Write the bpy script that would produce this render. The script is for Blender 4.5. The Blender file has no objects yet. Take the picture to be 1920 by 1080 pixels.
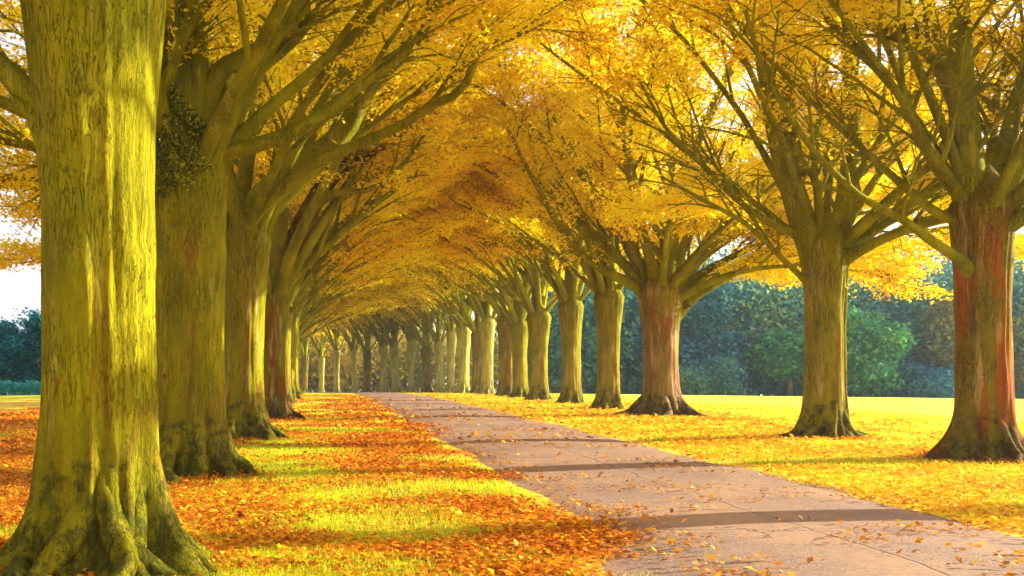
import bpy, math, random
import numpy as np
from mathutils import Vector, noise

rng = np.random.default_rng(7)
C = bpy.context.scene.collection
PI = math.pi

# ------------------------------------------------------------------ camera model
EYE, FPX, VX, VY = 1.6, 2000.0, 595.0, 692.0      # eye height, focal length in px, vanishing point of the avenue


def at(px, py, Y):
    """a point of the place seen at (px, py), Y metres ahead"""
    return np.array([(px - VX) / FPX * Y, Y, EYE - (py - VY) / FPX * Y])


def drop(x, y):
    x = np.asarray(x, float); y = np.asarray(y, float)
    t = np.clip(y - 45, 0, None)
    d = np.where(t < 60, 0.0002 * t * t, 0.72 + 0.024 * (t - 60))
    d = d + 0.012 * np.clip(np.abs(x - 5) - 11, 0, 60) * np.clip(y / 40, 0, 1)
    return d


def gz(x, y):
    b = 0.02 * np.sin(np.asarray(x) * 0.9 + 1) * np.sin(np.asarray(y) * 0.5)
    return -drop(x, y) + b


def bend(y):
    t = max(0.0, y - 80.0)
    return -0.0036 * t * t


# ------------------------------------------------------------------ mesh helpers
class MB:
    def __init__(s):
        s.v = []; s.f = []; s.n = 0

    def add(s, v, f):
        s.v.append(np.asarray(v, float)); s.f.append(np.asarray(f, int) + s.n); s.n += len(v)

    def tube(s, pts, rad, n=8, seed=0.0, cap=True):
        pts = np.asarray(pts, float); m = len(pts)
        tan = np.gradient(pts, axis=0); tan /= np.linalg.norm(tan, axis=1)[:, None] + 1e-9
        ref = np.array([0, 0, 1.0]) if abs(tan[0][2]) < 0.9 else np.array([1.0, 0, 0])
        u = np.cross(tan[0], ref); u /= np.linalg.norm(u)
        a = np.linspace(0, 2 * PI, n, endpoint=False)
        V = np.empty((m, n, 3))
        for i in range(m):
            u = u - tan[i] * np.dot(u, tan[i]); u /= np.linalg.norm(u) + 1e-9
            w = np.cross(tan[i], u)
            r = rad[i]
            if n >= 8 and m > 3:
                r = r * (1 + 0.07 * np.sin(2 * a + seed + i * .35) + 0.05 * np.sin(3 * a + 2 * seed - i * .5))
                V[i] = pts[i] + (np.cos(a) * r)[:, None] * u + (np.sin(a) * r)[:, None] * w
            else:
                V[i] = pts[i] + r * (np.cos(a)[:, None] * u + np.sin(a)[:, None] * w)
        s.add(V.reshape(-1, 3), grid_faces(m, n))

    def build(s, name, mat, parent=None, smooth=True):
        V = np.concatenate(s.v); F = np.concatenate(s.f)
        return mesh_obj(name, V, F, mat, parent, smooth)


def grid_faces(m, n):
    i = np.arange(m - 1)[:, None] * n; j = np.arange(n)[None, :]; k = (j + 1) % n
    return np.stack([i + j, i + k, i + n + k, i + n + j], -1).reshape(-1, 4)


def mesh_obj(name, V, F, mat, parent=None, smooth=True):
    V = np.asarray(V, np.float32); F = np.asarray(F, np.int32)
    k = F.shape[1]
    me = bpy.data.meshes.new(name)
    me.vertices.add(len(V)); me.vertices.foreach_set('co', V.ravel())
    me.loops.add(F.size); me.loops.foreach_set('vertex_index', F.ravel())
    me.polygons.add(len(F)); me.polygons.foreach_set('loop_start', np.arange(0, F.size, k, dtype=np.int32))
    me.polygons.foreach_set('loop_total', np.full(len(F), k, np.int32))
    me.update(calc_edges=True)
    if smooth:
        me.polygons.foreach_set('use_smooth', np.ones(len(F), bool))
    me.materials.append(mat)
    o = bpy.data.objects.new(name, me); C.objects.link(o)
    if parent: o.parent = parent
    return o


def empty(name, loc, label, cat, group=None, rz=0.0, sc=1.0):
    o = bpy.data.objects.new(name, None); C.objects.link(o)
    o.location = loc; o.rotation_euler = (0, 0, rz); o.scale = (sc, sc, sc)
    o['label'] = label; o['category'] = cat
    if group: o['group'] = group
    return o


def copy_tree(root, loc, rz, sc, label, mats=None, crown=None, tilt=(0, 0)):
    r = root.copy(); C.objects.link(r)
    r.location = loc; r.rotation_euler = (tilt[0], tilt[1], rz); r.scale = sc if hasattr(sc, '__len__') else (sc,) * 3
    r['label'] = label
    for ch in root.children:
        c = ch.copy(); C.objects.link(c); c.parent = r
        if crown and c.name.startswith('crown'): c.data = crown
        if mats:
            m = mats.get(c.name.split('.')[0])
            if m:
                c.material_slots[0].link = 'OBJECT'; c.material_slots[0].material = m
    return r


def leaf_quads(P, size, flat=0.5, r=rng, droop=0.25, shape=0.62):
    """one pointed leaf (a folded rhombus of four corners) per point"""
    n = len(P)
    az = r.uniform(0, 2 * PI, n)
    d = np.stack([np.cos(az), np.sin(az), -droop + r.normal(0, flat, n)], 1); d /= np.linalg.norm(d, axis=1)[:, None]
    up = np.stack([r.normal(0, flat, n), r.normal(0, flat, n), np.ones(n)], 1)
    w = np.cross(d, up); w /= np.linalg.norm(w, axis=1)[:, None] + 1e-9
    nn = np.cross(w, d)
    s = (size * r.uniform(0.65, 1.35, n))[:, None]
    a = P
    b = P + d * s * 0.5 + w * s * shape * 0.5 + nn * s * 0.10
    c = P + d * s
    e = P + d * s * 0.5 - w * s * shape * 0.5 + nn * s * 0.10
    V = np.stack([a, b, c, e], 1).reshape(-1, 3)
    return V, np.arange(4 * n).reshape(-1, 4)


# ------------------------------------------------------------------ materials
def mat(name):
    m = bpy.data.materials.new(name); m.use_nodes = True
    t = m.node_tree; t.nodes.clear()
    out = t.nodes.new('ShaderNodeOutputMaterial')
    return m, t, out


def N(t, kind, **kw):
    n = t.nodes.new(kind)
    for k, v in kw.items():
        if k in n.inputs: n.inputs[k].default_value = v
        else: setattr(n, k, v)
    return n


def ramp(t, fac, stops, interp='LINEAR'):
    n = t.nodes.new('ShaderNodeValToRGB'); n.color_ramp.interpolation = interp
    e = n.color_ramp.elements
    while len(e) < len(stops): e.new(0.5)
    for x, (p, c) in zip(e, stops):
        x.position = p; x.color = (*c, 1) if len(c) == 3 else c
    t.links.new(fac, n.inputs[0]); return n.outputs[0]


def mixc(t, fac, a, b, mode='MIX'):
    n = t.nodes.new('ShaderNodeMix'); n.data_type = 'RGBA'; n.blend_type = mode
    for sock, val in ((n.inputs[0], fac), (n.inputs[6], a), (n.inputs[7], b)):
        if hasattr(val, 'is_linked') or hasattr(val, 'links'): t.links.new(val, sock)
        elif isinstance(val, (int, float)): sock.default_value = val
        else: sock.default_value = (*val, 1)
    return n.outputs[2]


def mth(t, op, a, b=0.0, clamp=False):
    n = t.nodes.new('ShaderNodeMath'); n.operation = op; n.use_clamp = clamp
    for i, val in enumerate((a, b)):
        if hasattr(val, 'links'): t.links.new(val, n.inputs[i])
        else: n.inputs[i].default_value = val
    return n.outputs[0]


def smooth(t, x, lo, hi):
    n = t.nodes.new('ShaderNodeMapRange'); n.interpolation_type = 'SMOOTHSTEP'
    t.links.new(x, n.inputs[0]); n.inputs[1].default_value = lo; n.inputs[2].default_value = hi
    return n.outputs[0]


def tex(t, co, scale, detail=3, rough=0.55, stretch=None, dist=0.0):
    if stretch:
        mp = N(t, 'ShaderNodeMapping'); mp.inputs['Scale'].default_value = stretch
        t.links.new(co, mp.inputs[0]); co = mp.outputs[0]
    n = N(t, 'ShaderNodeTexNoise', Scale=scale, Detail=detail, Roughness=rough, Distortion=dist)
    t.links.new(co, n.inputs['Vector']); return n.outputs[0]


def leaf_mat(name, cols, transl=0.40, nscale=0.35, rnd=0.6):
    m, t, out = mat(name)
    geo = N(t, 'ShaderNodeNewGeometry')
    nz = tex(t, geo.outputs['Position'], nscale, 2)
    f = mth(t, 'ADD', mth(t, 'MULTIPLY', geo.outputs['Random Per Island'], rnd),
            mth(t, 'MULTIPLY', mth(t, 'SUBTRACT', mth(t, 'MULTIPLY', nz, 2.2), 0.6), 1 - rnd), True)
    col = ramp(t, f, cols)
    d = N(t, 'ShaderNodeBsdfPrincipled', Roughness=0.55); d.inputs['Specular IOR Level'].default_value = 0.08
    tr = N(t, 'ShaderNodeBsdfTranslucent')
    t.links.new(col, d.inputs['Base Color']); t.links.new(col, tr.inputs['Color'])
    mx = N(t, 'ShaderNodeMixShader'); mx.inputs[0].default_value = transl
    t.links.new(d.outputs[0], mx.inputs[1]); t.links.new(tr.outputs[0], mx.inputs[2])
    t.links.new(mx.outputs[0], out.inputs[0])
    return m


def bark_mat(name, olive, olive2, red, redness, pale, paleness, moss=0.5):
    m, t, out = mat(name)
    tc = N(t, 'ShaderNodeTexCoord'); co = tc.outputs['Object']
    sep = N(t, 'ShaderNodeSeparateXYZ'); t.links.new(co, sep.inputs[0]); z = sep.outputs[2]
    n1 = tex(t, co, 2.2, 5, 0.6, (1, 1, 0.35))
    base = mixc(t, smooth(t, n1, 0.35, 0.68), olive, olive2)
    n2 = tex(t, co, 1.7, 4, 0.6, (1.6, 1.6, 0.28), 0.6)
    rf = mth(t, 'MULTIPLY', smooth(t, n2, 0.60 - 0.22 * redness, 0.74 - 0.12 * redness), min(1.0, 0.55 + redness * .5))
    rf = mth(t, 'MULTIPLY', rf, mth(t, 'SUBTRACT', 1.0, smooth(t, z, 3.2, 4.7)))
    base = mixc(t, rf, base, red)
    n3 = tex(t, co, 3.1, 4, 0.65, (1.5, 1.5, 0.22))
    base = mixc(t, mth(t, 'MULTIPLY', smooth(t, n3, 0.60 - 0.2 * paleness, 0.74 - 0.1 * paleness), 0.8), base, pale)
    # dark green algae and moss near the foot and in the forks
    n4 = tex(t, co, 5.0, 4, 0.7)
    foot = mth(t, 'SUBTRACT', 1.0, smooth(t, z, 0.1, 1.5))
    mo = mth(t, 'MULTIPLY', smooth(t, mth(t, 'ADD', n4, mth(t, 'ADD', mth(t, 'MULTIPLY', foot, 0.22), mth(t, 'MULTIPLY', smooth(t, z, 3.9, 5.2), .10))), 0.64, 0.74), moss)
    base = mixc(t, mo, base, (0.035, 0.055, 0.012))
    # small rust red scars
    n5 = tex(t, co, 3.3, 2, 0.4, (1, 1, 1.9))
    base = mixc(t, mth(t, 'MULTIPLY', smooth(t, n5, 0.735, 0.79), .8), base, (0.40, 0.08, 0.01))
    # fine fissures
    n6 = tex(t, co, 20, 5, 0.65, (1, 1, 0.13), 0.5)
    crack = mth(t, 'SUBTRACT', 1.0, smooth(t, mth(t, 'ABSOLUTE', mth(t, 'SUBTRACT', n6, 0.5)), 0.0, 0.020))
    n7 = tex(t, co, 1.3, 3)
    crack = mth(t, 'MULTIPLY', crack, smooth(t, n7, 0.38, 0.6))
    base = mixc(t, mth(t, 'MULTIPLY', crack, 0.75), base, (0.03, 0.022, 0.004))
    n8 = tex(t, co, 45, 4, 0.7, (1, 1, 0.5))
    base = mixc(t, 0.5, base, ramp(t, n8, [(0.3, (0.35, 0.35, 0.35)), (0.7, (1, 1, 1))]), 'MULTIPLY')
    n9 = tex(t, co, 9, 5, 0.7, (1, 1, 0.45), 1.2)
    base = mixc(t, mth(t, 'MULTIPLY', mth(t, 'MULTIPLY', smooth(t, n9, .5, .62), foot), .7), base, (0.07, 0.045, 0.01))
    base = mixc(t, mth(t, 'MULTIPLY', mth(t, 'MULTIPLY', smooth(t, n9, .40, .33), foot), .35), base, (0.42, 0.30, 0.14))
    hgt = mth(t, 'ADD', mth(t, 'ADD', mth(t, 'MULTIPLY', mth(t, 'MULTIPLY', n9, foot), -1.6), mth(t, 'MULTIPLY', n6, 0.8)), mth(t, 'ADD', mth(t, 'MULTIPLY', n8, 0.35), mth(t, 'MULTIPLY', crack, -0.6)))
    hgt = mth(t, 'ADD', hgt, mth(t, 'MULTIPLY', n3, 0.9))
    bp = N(t, 'ShaderNodeBump', Strength=1.0, Distance=0.08); t.links.new(hgt, bp.inputs['Height'])
    p = N(t, 'ShaderNodeBsdfPrincipled', Roughness=0.85); p.inputs['Specular IOR Level'].default_value = 0.04
    t.links.new(base, p.inputs['Base Color']); t.links.new(bp.outputs[0], p.inputs['Normal'])
    t.links.new(p.outputs[0], out.inputs[0])
    return m


OL, OL2 = (0.40, 0.35, 0.006), (0.24, 0.225, 0.005)
M = {}
M['bark_olive'] = bark_mat('bark_olive', OL, OL2, (0.24, 0.10, 0.010), 0.28, (0.50, 0.42, 0.05), 0.1, 0.55)
M['bark_mid'] = bark_mat('bark_mid', OL, OL2, (0.30, 0.10, 0.02), 0.40, (0.60, 0.46, 0.16), 0.3, 0.5)
M['bark_red'] = bark_mat('bark_red', (0.30, 0.26, 0.012), (0.20, 0.13, 0.010), (0.46, 0.10, 0.010), 0.75, (0.60, 0.44, 0.16), 0.25, 0.4)
M['bark_pale'] = bark_mat('bark_pale', (0.33, 0.27, 0.03), (0.26, 0.17, 0.03), (0.36, 0.13, 0.06), 0.7, (0.62, 0.48, 0.26), 0.6, 0.6)
M['bark_brown'] = bark_mat('bark_brown', (0.30, 0.27, 0.012), (0.19, 0.13, 0.010), (0.26, 0.085, 0.012), 0.6, (0.60, 0.46, 0.16), 0.3, 0.4)
M['limb'] = bark_mat('limb_bark', (0.42, 0.39, 0.008), (0.25, 0.24, 0.005), (0.20, 0.06, 0.01), 0.1, (0.55, 0.46, 0.05), 0.2, 0.25)
M['limb_brown'] = bark_mat('limb_brown_bark', (0.24, 0.15, 0.010), (0.13, 0.06, 0.008), (0.20, 0.05, 0.01), 0.4, (0.50, 0.36, 0.10), 0.2, 0.2)
M['bark_far_lit'] = bark_mat('bark_lit_cream', (0.60, 0.54, 0.10), (0.42, 0.38, 0.05), (0.40, 0.20, 0.05), 0.35, (0.75, 0.66, 0.32), 0.6, 0.2)  # far trunks coloured lighter, standing in for light at the dark end
GOLD = [(0.0, (0.24, 0.07, 0.004)), (0.20, (0.80, 0.42, 0.008)), (0.46, (0.94, 0.78, 0.010)), (0.8, (0.95, 0.86, 0.02)), (1.0, (0.60, 0.66, 0.012))]
GOLD2 = [(0.0, (0.30, 0.08, 0.006)), (0.25, (0.84, 0.42, 0.010)), (0.6, (0.94, 0.72, 0.012)), (1.0, (0.95, 0.86, 0.02))]
M['leaf_gold'] = leaf_mat('leaf_gold', GOLD)
M['leaf_amber'] = leaf_mat('leaf_amber', GOLD2)
M['moss_twigs'] = leaf_mat('moss_twigs', [(0.0, (0.02, 0.05, 0.008)), (0.45, (0.09, 0.13, 0.01)), (0.8, (0.50, 0.48, 0.02)), (1.0, (0.8, 0.7, 0.03))], 0.3, 1.5, .75)
M['litter_red'] = leaf_mat('litter_red', [(0.0, (0.16, 0.035, 0.006)), (0.3, (0.50, 0.12, 0.008)), (0.6, (0.84, 0.30, 0.010)), (1.0, (0.94, 0.62, 0.02))], 0.15, 0.5, 0.6)
M['litter_gold'] = leaf_mat('litter_gold', [(0.0, (0.45, 0.12, 0.008)), (0.3, (0.86, 0.38, 0.012)), (0.6, (0.95, 0.66, 0.02)), (1.0, (0.96, 0.86, 0.05))], 0.15, 0.5, 0.6)
M['litter_path'] = leaf_mat('litter_path', [(0.0, (0.16, 0.05, 0.01)), (0.4, (0.62, 0.22, 0.02)), (1.0, (0.90, 0.55, 0.05))], 0.15, 0.5, 0.8)
M['grass'] = leaf_mat('grass_blade', [(0.0, (0.14, 0.24, 0.01)), (0.5, (0.50, 0.55, 0.01)), (1.0, (0.85, 0.78, 0.02))], 0.35, 0.8)


# ------------------------------------------------------------------ trees of the avenue
def trunk_mesh(r, R, H, flare=0.55, lobes=None, lean=(0, 0), top=1.25, groove=None, bumps=(), roots=0, rootdir=None, seed=0.0, reach=0.5, n=120, m=80):
    a = np.linspace(0, 2 * PI, n, endpoint=False)
    zs = -0.25 + (H + 0.25) * np.linspace(0, 1, m) ** 1.35
    if lobes is None:
        k = r.integers(6, 9)
        lobes = [(2 * PI * i / k + r.normal(0, .2), r.uniform(.5, 1.1), r.uniform(.16, .26)) for i in range(k)]
    V = np.empty((m, n, 3))
    for i, z in enumerate(zs):
        zz = max(z, 0.0); f = zz / H
        rr = R * (1 + (top - 1) * max(0, (f - 0.55) / 0.45) ** 1.6 - 0.06 * math.sin(f * PI))
        rad = np.full(n, rr)
        rad *= 1 + 0.035 * np.sin(2 * a + seed + f * 1.5) + 0.03 * np.sin(3 * a + seed * 2 - f * 2) + 0.02 * np.sin(5 * a + seed * 3 + f)
        rad += R * flare * math.exp(-(zz + max(0, -z) * -1.0) / 0.42) * 0.55
        for (la, ls, lw) in lobes:
            d = np.angle(np.exp(1j * (a - la - 0.15 * math.sin(zz * 3 + la))))
            rad += ls * R * reach * np.exp(-(d / lw) ** 2) * (math.exp(-zz / 0.24) + 0.17 * math.exp(-zz / 0.8) + 0.008)
        if groove:
            for (ga, gd, gw) in groove:
                d = np.angle(np.exp(1j * (a - ga)))
                rad -= gd * R * np.exp(-(d / gw) ** 2)
        for (ba, bz, bh, bw) in bumps:
            d = np.angle(np.exp(1j * (a - ba)))
            q = np.hypot(d * R, (z - bz)) / bw
            rad += bh * (np.exp(-q ** 2) - 1.1 * np.exp(-(q / .42) ** 2))
        foot = math.exp(-zz / .38)
        rad += R * foot * (.15 * np.sin(11 * a + seed * 3 + zz * 2.2) + .10 * np.sin(19 * a + seed - zz * 3) + .04 * np.sin(31 * a + seed + zz * 5)) * reach
        rad += 0.005 * np.sin(17 * a + seed + 3 * f) + 0.004 * np.sin(29 * a + seed + 4 * f) + .012 * np.sin(4 * a + 9 * f + seed) * np.sin(13 * f + a)
        V[i, :, 0] = rad * np.cos(a) + lean[0] * f * f; V[i, :, 1] = rad * np.sin(a) + lean[1] * f * f; V[i, :, 2] = z
        if 0 <= zz < 0.6:   # ground-level roughness of the roots
            V[i, :, 2] += 0.0
    # close the top into a dome
    top_rings = []
    c = V[-1].mean(0)
    for q in (0.97, 0.90, 0.80, 0.68, 0.54, 0.40, 0.25, 0.1):
        ring = c + (V[-1] - c) * q; ring[:, 2] = H + 2.1 * R * (1 - q) ** .85; top_rings.append(ring)
    V = np.concatenate([V, np.array(top_rings)])
    mb = MB(); mb.add(V.reshape(-1, 3), grid_faces(len(V), n))
    for q in range(roots):        # surface roots snaking out of the foot
        az = 2 * PI * (q + r.uniform(-.3, .3)) / roots if rootdir is None else rootdir[q]
        L_ = R * r.uniform(1.7, 2.7); w = r.normal(0, .25); pts = []
        for j in range(14):
            f = j / 13
            aa = az + w * f + .22 * math.sin(f * 6 + q * 2)
            d = R * .62 + L_ * f
            pts.append((math.cos(aa) * d, math.sin(aa) * d, .95 * math.exp(-f * 4.2) - .03 - .07 * f + .02 * math.sin(f * 14 + q)))
        mb.tube(pts, [R * (.24 * (1 - f) ** .8 + .05) * (1 + .12 * math.sin(f * 17 + q)) for f in np.linspace(0, 1, 14)], 10, seed=q)
    return mb


def arc(r, p0, az, el0, el1, L, n=12, wob=0.05):
    """a branch that leaves at elevation el0 and bends to el1"""
    pts = [np.array(p0, float)]; a = az; dw = 0.0; de = 0.0
    for i in range(n):
        t = (i + .5) / n; dw += r.normal(0, wob); de += r.normal(0, wob * .7)
        el = el0 + (el1 - el0) * t + de
        st = np.array([math.cos(el) * math.cos(a + dw), math.cos(el) * math.sin(a + dw), math.sin(el)])
        pts.append(pts[-1] + st * L / n)
    return np.array(pts)


def resample(pts, n, r=None, wob=0.0):
    pts = np.asarray(pts, float)
    # Catmull-Rom through the points
    P = np.vstack([2 * pts[0] - pts[1], pts, 2 * pts[-1] - pts[-2]])
    out = []
    k = len(pts) - 1
    for q in np.linspace(0, k - 1e-6, n):
        i = int(q); t = q - i
        p0, p1, p2, p3 = P[i], P[i + 1], P[i + 2], P[i + 3]
        out.append(0.5 * ((2 * p1) + (-p0 + p2) * t + (2 * p0 - 5 * p1 + 4 * p2 - p3) * t * t + (-p0 + 3 * p1 - 3 * p2 + p3) * t ** 3))
    out = np.array(out)
    if wob and r is not None:
        o = np.cumsum(r.normal(0, wob, out.shape), 0) * np.linspace(0, 1, n)[:, None]
        out = out + o - o * 0.3
    return out


def grow_limb(r, pts, r0, r1, anchors, nsub=8, sublen=3.2, twigs=6, t0=0.25, leaf_t=0.35, base_flare=1.75):
    """a limb with its smaller branches as one mesh; collects points for the leaves"""
    mb = MB(); m = len(pts); t = np.linspace(0, 1, m)
    rad = r1 + (r0 - r1) * (1 - t) ** 0.9
    rad *= 1 + (base_flare - 1) * np.exp(-t * m / 2.6)
    mb.tube(pts, rad, 10 if r0 > .05 else 8, seed=r.uniform(0, 6))
    for _ in range(2 if r0 > .09 else 0):    # knots and broken stubs
        i = r.integers(3, max(4, m - 5)); v = r.normal(0, 1, 3); v[2] = abs(v[2]); v /= np.linalg.norm(v)
        mb.tube([pts[i], pts[i] + v * rad[i] * 1.05, pts[i] + v * (rad[i] + r.uniform(.08, .3))], [rad[i] * .55, rad[i] * .42, rad[i] * .22], 7)
    tan = np.gradient(pts, axis=0); tan /= np.linalg.norm(tan, axis=1)[:, None] + 1e-9
    L = np.linalg.norm(np.diff(pts, axis=0), axis=1).sum()
    for s in range(nsub):
        q = t0 + (1 - t0) * (s + r.uniform(0, .9)) / nsub
        q = min(q, .98); i = int(q * (m - 1)); base = pts[i] + (pts[min(i + 1, m - 1)] - pts[i]) * (q * (m - 1) - i)
        d = tan[i]; side = np.cross(d, (0, 0, 1.0)); side /= np.linalg.norm(side) + 1e-9
        up = np.cross(side, d)
        ph = (1 if s % 2 else -1) * r.uniform(0.25, 1.35)
        out = side * math.sin(ph) + up * math.cos(ph) * r.uniform(.1, 1)
        dv = d * r.uniform(.75, 1.2) + out * r.uniform(.5, .95); dv /= np.linalg.norm(dv)
        az, el = math.atan2(dv[1], dv[0]), math.asin(np.clip(dv[2], -1, 1))
        sl = sublen * (1.15 - 0.55 * q) * r.uniform(.7, 1.3)
        sp = arc(r, base, az, el, el - r.uniform(.05, .55), sl, 7, .07)
        sr = min(0.6 * rad[i], 0.012 + 0.016 * sl)
        mb.tube(sp, np.linspace(sr, 0.012, len(sp)), 6)
        for w in range(twigs):
            qq = 0.22 + 0.78 * (w + r.uniform(0, .9)) / twigs
            j = min(int(qq * 7), 7); dd = sp[min(j + 1, 7)] - sp[max(j - 1, 0)]; dd /= np.linalg.norm(dd)
            sd = np.cross(dd, (0, 0, 1.0)); sd /= np.linalg.norm(sd) + 1e-9
            v = dd * .8 + sd * (1 if w % 2 else -1) * r.uniform(.4, 1.1) + np.array([0, 0, r.uniform(-.25, .35)])
            v /= np.linalg.norm(v)
            tl = r.uniform(.6, 1.5) * (1.1 - .4 * qq)
            tp = arc(r, sp[j], math.atan2(v[1], v[0]), math.asin(np.clip(v[2], -1, 1)), math.asin(np.clip(v[2], -1, 1)) - r.uniform(0, .5), tl, 4, .1)
            mb.tube(tp, np.linspace(0.015, 0.006, len(tp)), 4)
            if q > leaf_t * r.uniform(.6, 1.2):
                anchors.append((tp[1:], tl))
    return mb


def leaves(r, anchors, per, size, minz=-99, spread=0.22):
    P = []
    for tp, tl in anchors:
        if tp[-1][2] < minz: continue
        k = int(per * r.choice([.25, .8, 1.3, 1.7]) * r.uniform(.8, 1.2))
        idx = r.integers(0, len(tp), k)
        off = r.normal(0, 1, (k, 3)) * np.array([spread, spread, spread * .42])
        P.append(tp[idx] + off)
    P = np.concatenate(P)
    return leaf_quads(P, size, 0.5, r)


GRP = 'trees lining the avenue'
AIRY = {}


def make_tree(seed, loc, label, R=0.5, H=4.4, limbs=None, nproc=9, inward=PI, bark='bark_mid', leafmat='leaf_gold',
              per=62, size=0.12, minz=-99, tp={}, kind='avenue_tree', reachy=9.5, low=2, hole=None, avoid=None, leafy=.3, clear=None, thick=1.0, arches=3, mids=0, airy=False, leader=False):
    """limbs: list of (points in local metres, r0, r1); then nproc more are grown round the fork"""
    r = np.random.default_rng(seed)
    root = empty(kind, loc, label, 'tree', GRP)
    lean = tp.get('lean', (0, 0))
    trunk_mesh(r, R, H, seed=seed * 1.3, **tp).build('trunk', M[bark], root)
    anchors = []
    fork = np.array([lean[0], lean[1], H])
    for (pts, r0, r1) in (limbs or []):
        h0 = min(pts[0][2] - .7, H - .35)
        pts = np.vstack([[lean[0] + (pts[0][0] - lean[0]) * .25, lean[1] + (pts[0][1] - lean[1]) * .25, h0], pts]) if pts[0][2] < H + 1.6 else pts
        pts = resample(pts, 20, r, .01)
        grow_limb(r, pts, r0, r1, anchors, nsub=9, sublen=2.2, twigs=6, t0=.35, leaf_t=.6, base_flare=1.0 if r0 > .3 else (1.9 if r0 < .13 else 1.4)).build('limb', M['limb_brown' if bark == 'bark_brown' and r0 > .4 else 'limb'], root)
    if leader:
        lp = arc(r, fork + np.array([0, 0, -.8]), inward, 1.5, 1.45, 10, 14, .03)
        grow_limb(r, lp, R * .50, .03, anchors, nsub=12, sublen=3.4, twigs=7, t0=.3, leaf_t=.3).build('limb', M['limb'], root)
    for k in range(nproc):
        az = inward + 2 * PI * (k + r.uniform(-.3, .3)) / nproc
        into = math.cos(az - inward)
        if avoid and avoid(az, k): continue
        if k % 3 == 0 and k:      # upright leaders
            el0, el1, L, r0 = 1.35, 1.05, r.uniform(9, 12), R * .42
        elif k % 3 == 1:
            el0, el1, L, r0 = 1.0, .45, r.uniform(8, 10.5), R * .34
        else:
            el0, el1, L, r0 = .8, .30 + .15 * into, r.uniform(.8, 1) * reachy, R * .28
        lift = .32 * max(0.0, -into); el0 = min(1.4, el0 + lift); el1 = min(1.2, el1 + lift)
        st = fork + np.array([math.cos(az), math.sin(az), 0]) * R * .45 + np.array([0, 0, r.uniform(-.6, .15) if k % 2 or not leader else r.uniform(.3, 2.0)])
        pts = arc(r, st - np.array([math.cos(az), math.sin(az), 0.3]) * R * .35, az, el0, el1, L, 16, .06)
        grow_limb(r, pts, r0 * thick, .03, anchors, nsub=11, sublen=3.8, twigs=8, t0=.16, leaf_t=leafy).build('limb', M['limb'], root)
    for k in range(arches):       # long limbs arching high over the path
        az = inward + (k - (arches - 1) / 2) * .62 + r.uniform(-.15, .15)
        st = fork + np.array([math.cos(az), math.sin(az), 0]) * R * .3 + np.array([0, 0, -.4])
        pts = arc(r, st, az, 1.2, .35, r.uniform(12, 14.5), 18, .05)
        grow_limb(r, pts, R * .30 * thick, .03, anchors, nsub=14, sublen=3.8, twigs=8, t0=.3, leaf_t=leafy).build('limb', M['limb'], root)
    for k in range(mids):         # leafy limbs on the field side
        az = inward + PI + (k - (mids - 1) / 2) * .5 + r.uniform(-.15, .15)
        st = fork + np.array([math.cos(az), math.sin(az), 0]) * R * .3 + np.array([0, 0, -.3])
        pts = arc(r, st, az, .75 + .2 * (k % 2), .15, r.uniform(8, 10), 14, .04)
        grow_limb(r, pts, R * .2, .02, anchors, nsub=14, sublen=3.2, twigs=8, t0=.2, leaf_t=.15).build('limb', M['limb'], root)
    for k in range(low):          # low drooping limbs
        az = inward + PI * (.75 + .5 * (k + r.uniform(-.2, .2)) / max(1, low - .5))
        st = fork + np.array([math.cos(az) * R * .5, math.sin(az) * R * .5, -.5])
        pts = arc(r, st, az, .6, -.25, r.uniform(6.0, 8.0), 14, .04)
        grow_limb(r, pts, .10, .02, anchors, nsub=10, sublen=2.2, twigs=6, t0=.3, leaf_t=.3).build('limb', M['limb'], root)
    if clear: anchors = [q for q in anchors if not clear(q[0][-1])]
    V, F = leaves(r, anchors, per, size, minz)
    mesh_obj('crown', V, F, M[leafmat], root, False)
    if airy:        # the same crown with fewer leaves, for the trees further down the rows
        V, F = leaves(r, anchors, per * .36, size * 1.3, minz)
        o = mesh_obj('crown', V, F, M[leafmat], None, False); AIRY[root.name] = o.data; bpy.data.objects.remove(o)
    return root, r


def local(tree_xy, pts):
    """pixel points with their distance -> tree's local metres"""
    b = np.array([tree_xy[0], tree_xy[1], float(gz(*tree_xy))])
    return np.array([at(*p) - b for p in pts])


XR, XL = 11.8, -1.72
ORD = ['first', 'second', 'third', 'fourth', 'fifth', 'sixth', 'seventh', 'eighth', 'ninth', 'tenth', 'eleventh', 'twelfth',
       'thirteenth', 'fourteenth', 'fifteenth', 'sixteenth', 'seventeenth', 'eighteenth', 'nineteenth', 'twentieth',
       'twenty-first', 'twenty-second', 'twenty-third', 'twenty-fourth', 'twenty-fifth']


def base_at(x, y): return (x, y, float(gz(x, y)))


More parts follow.
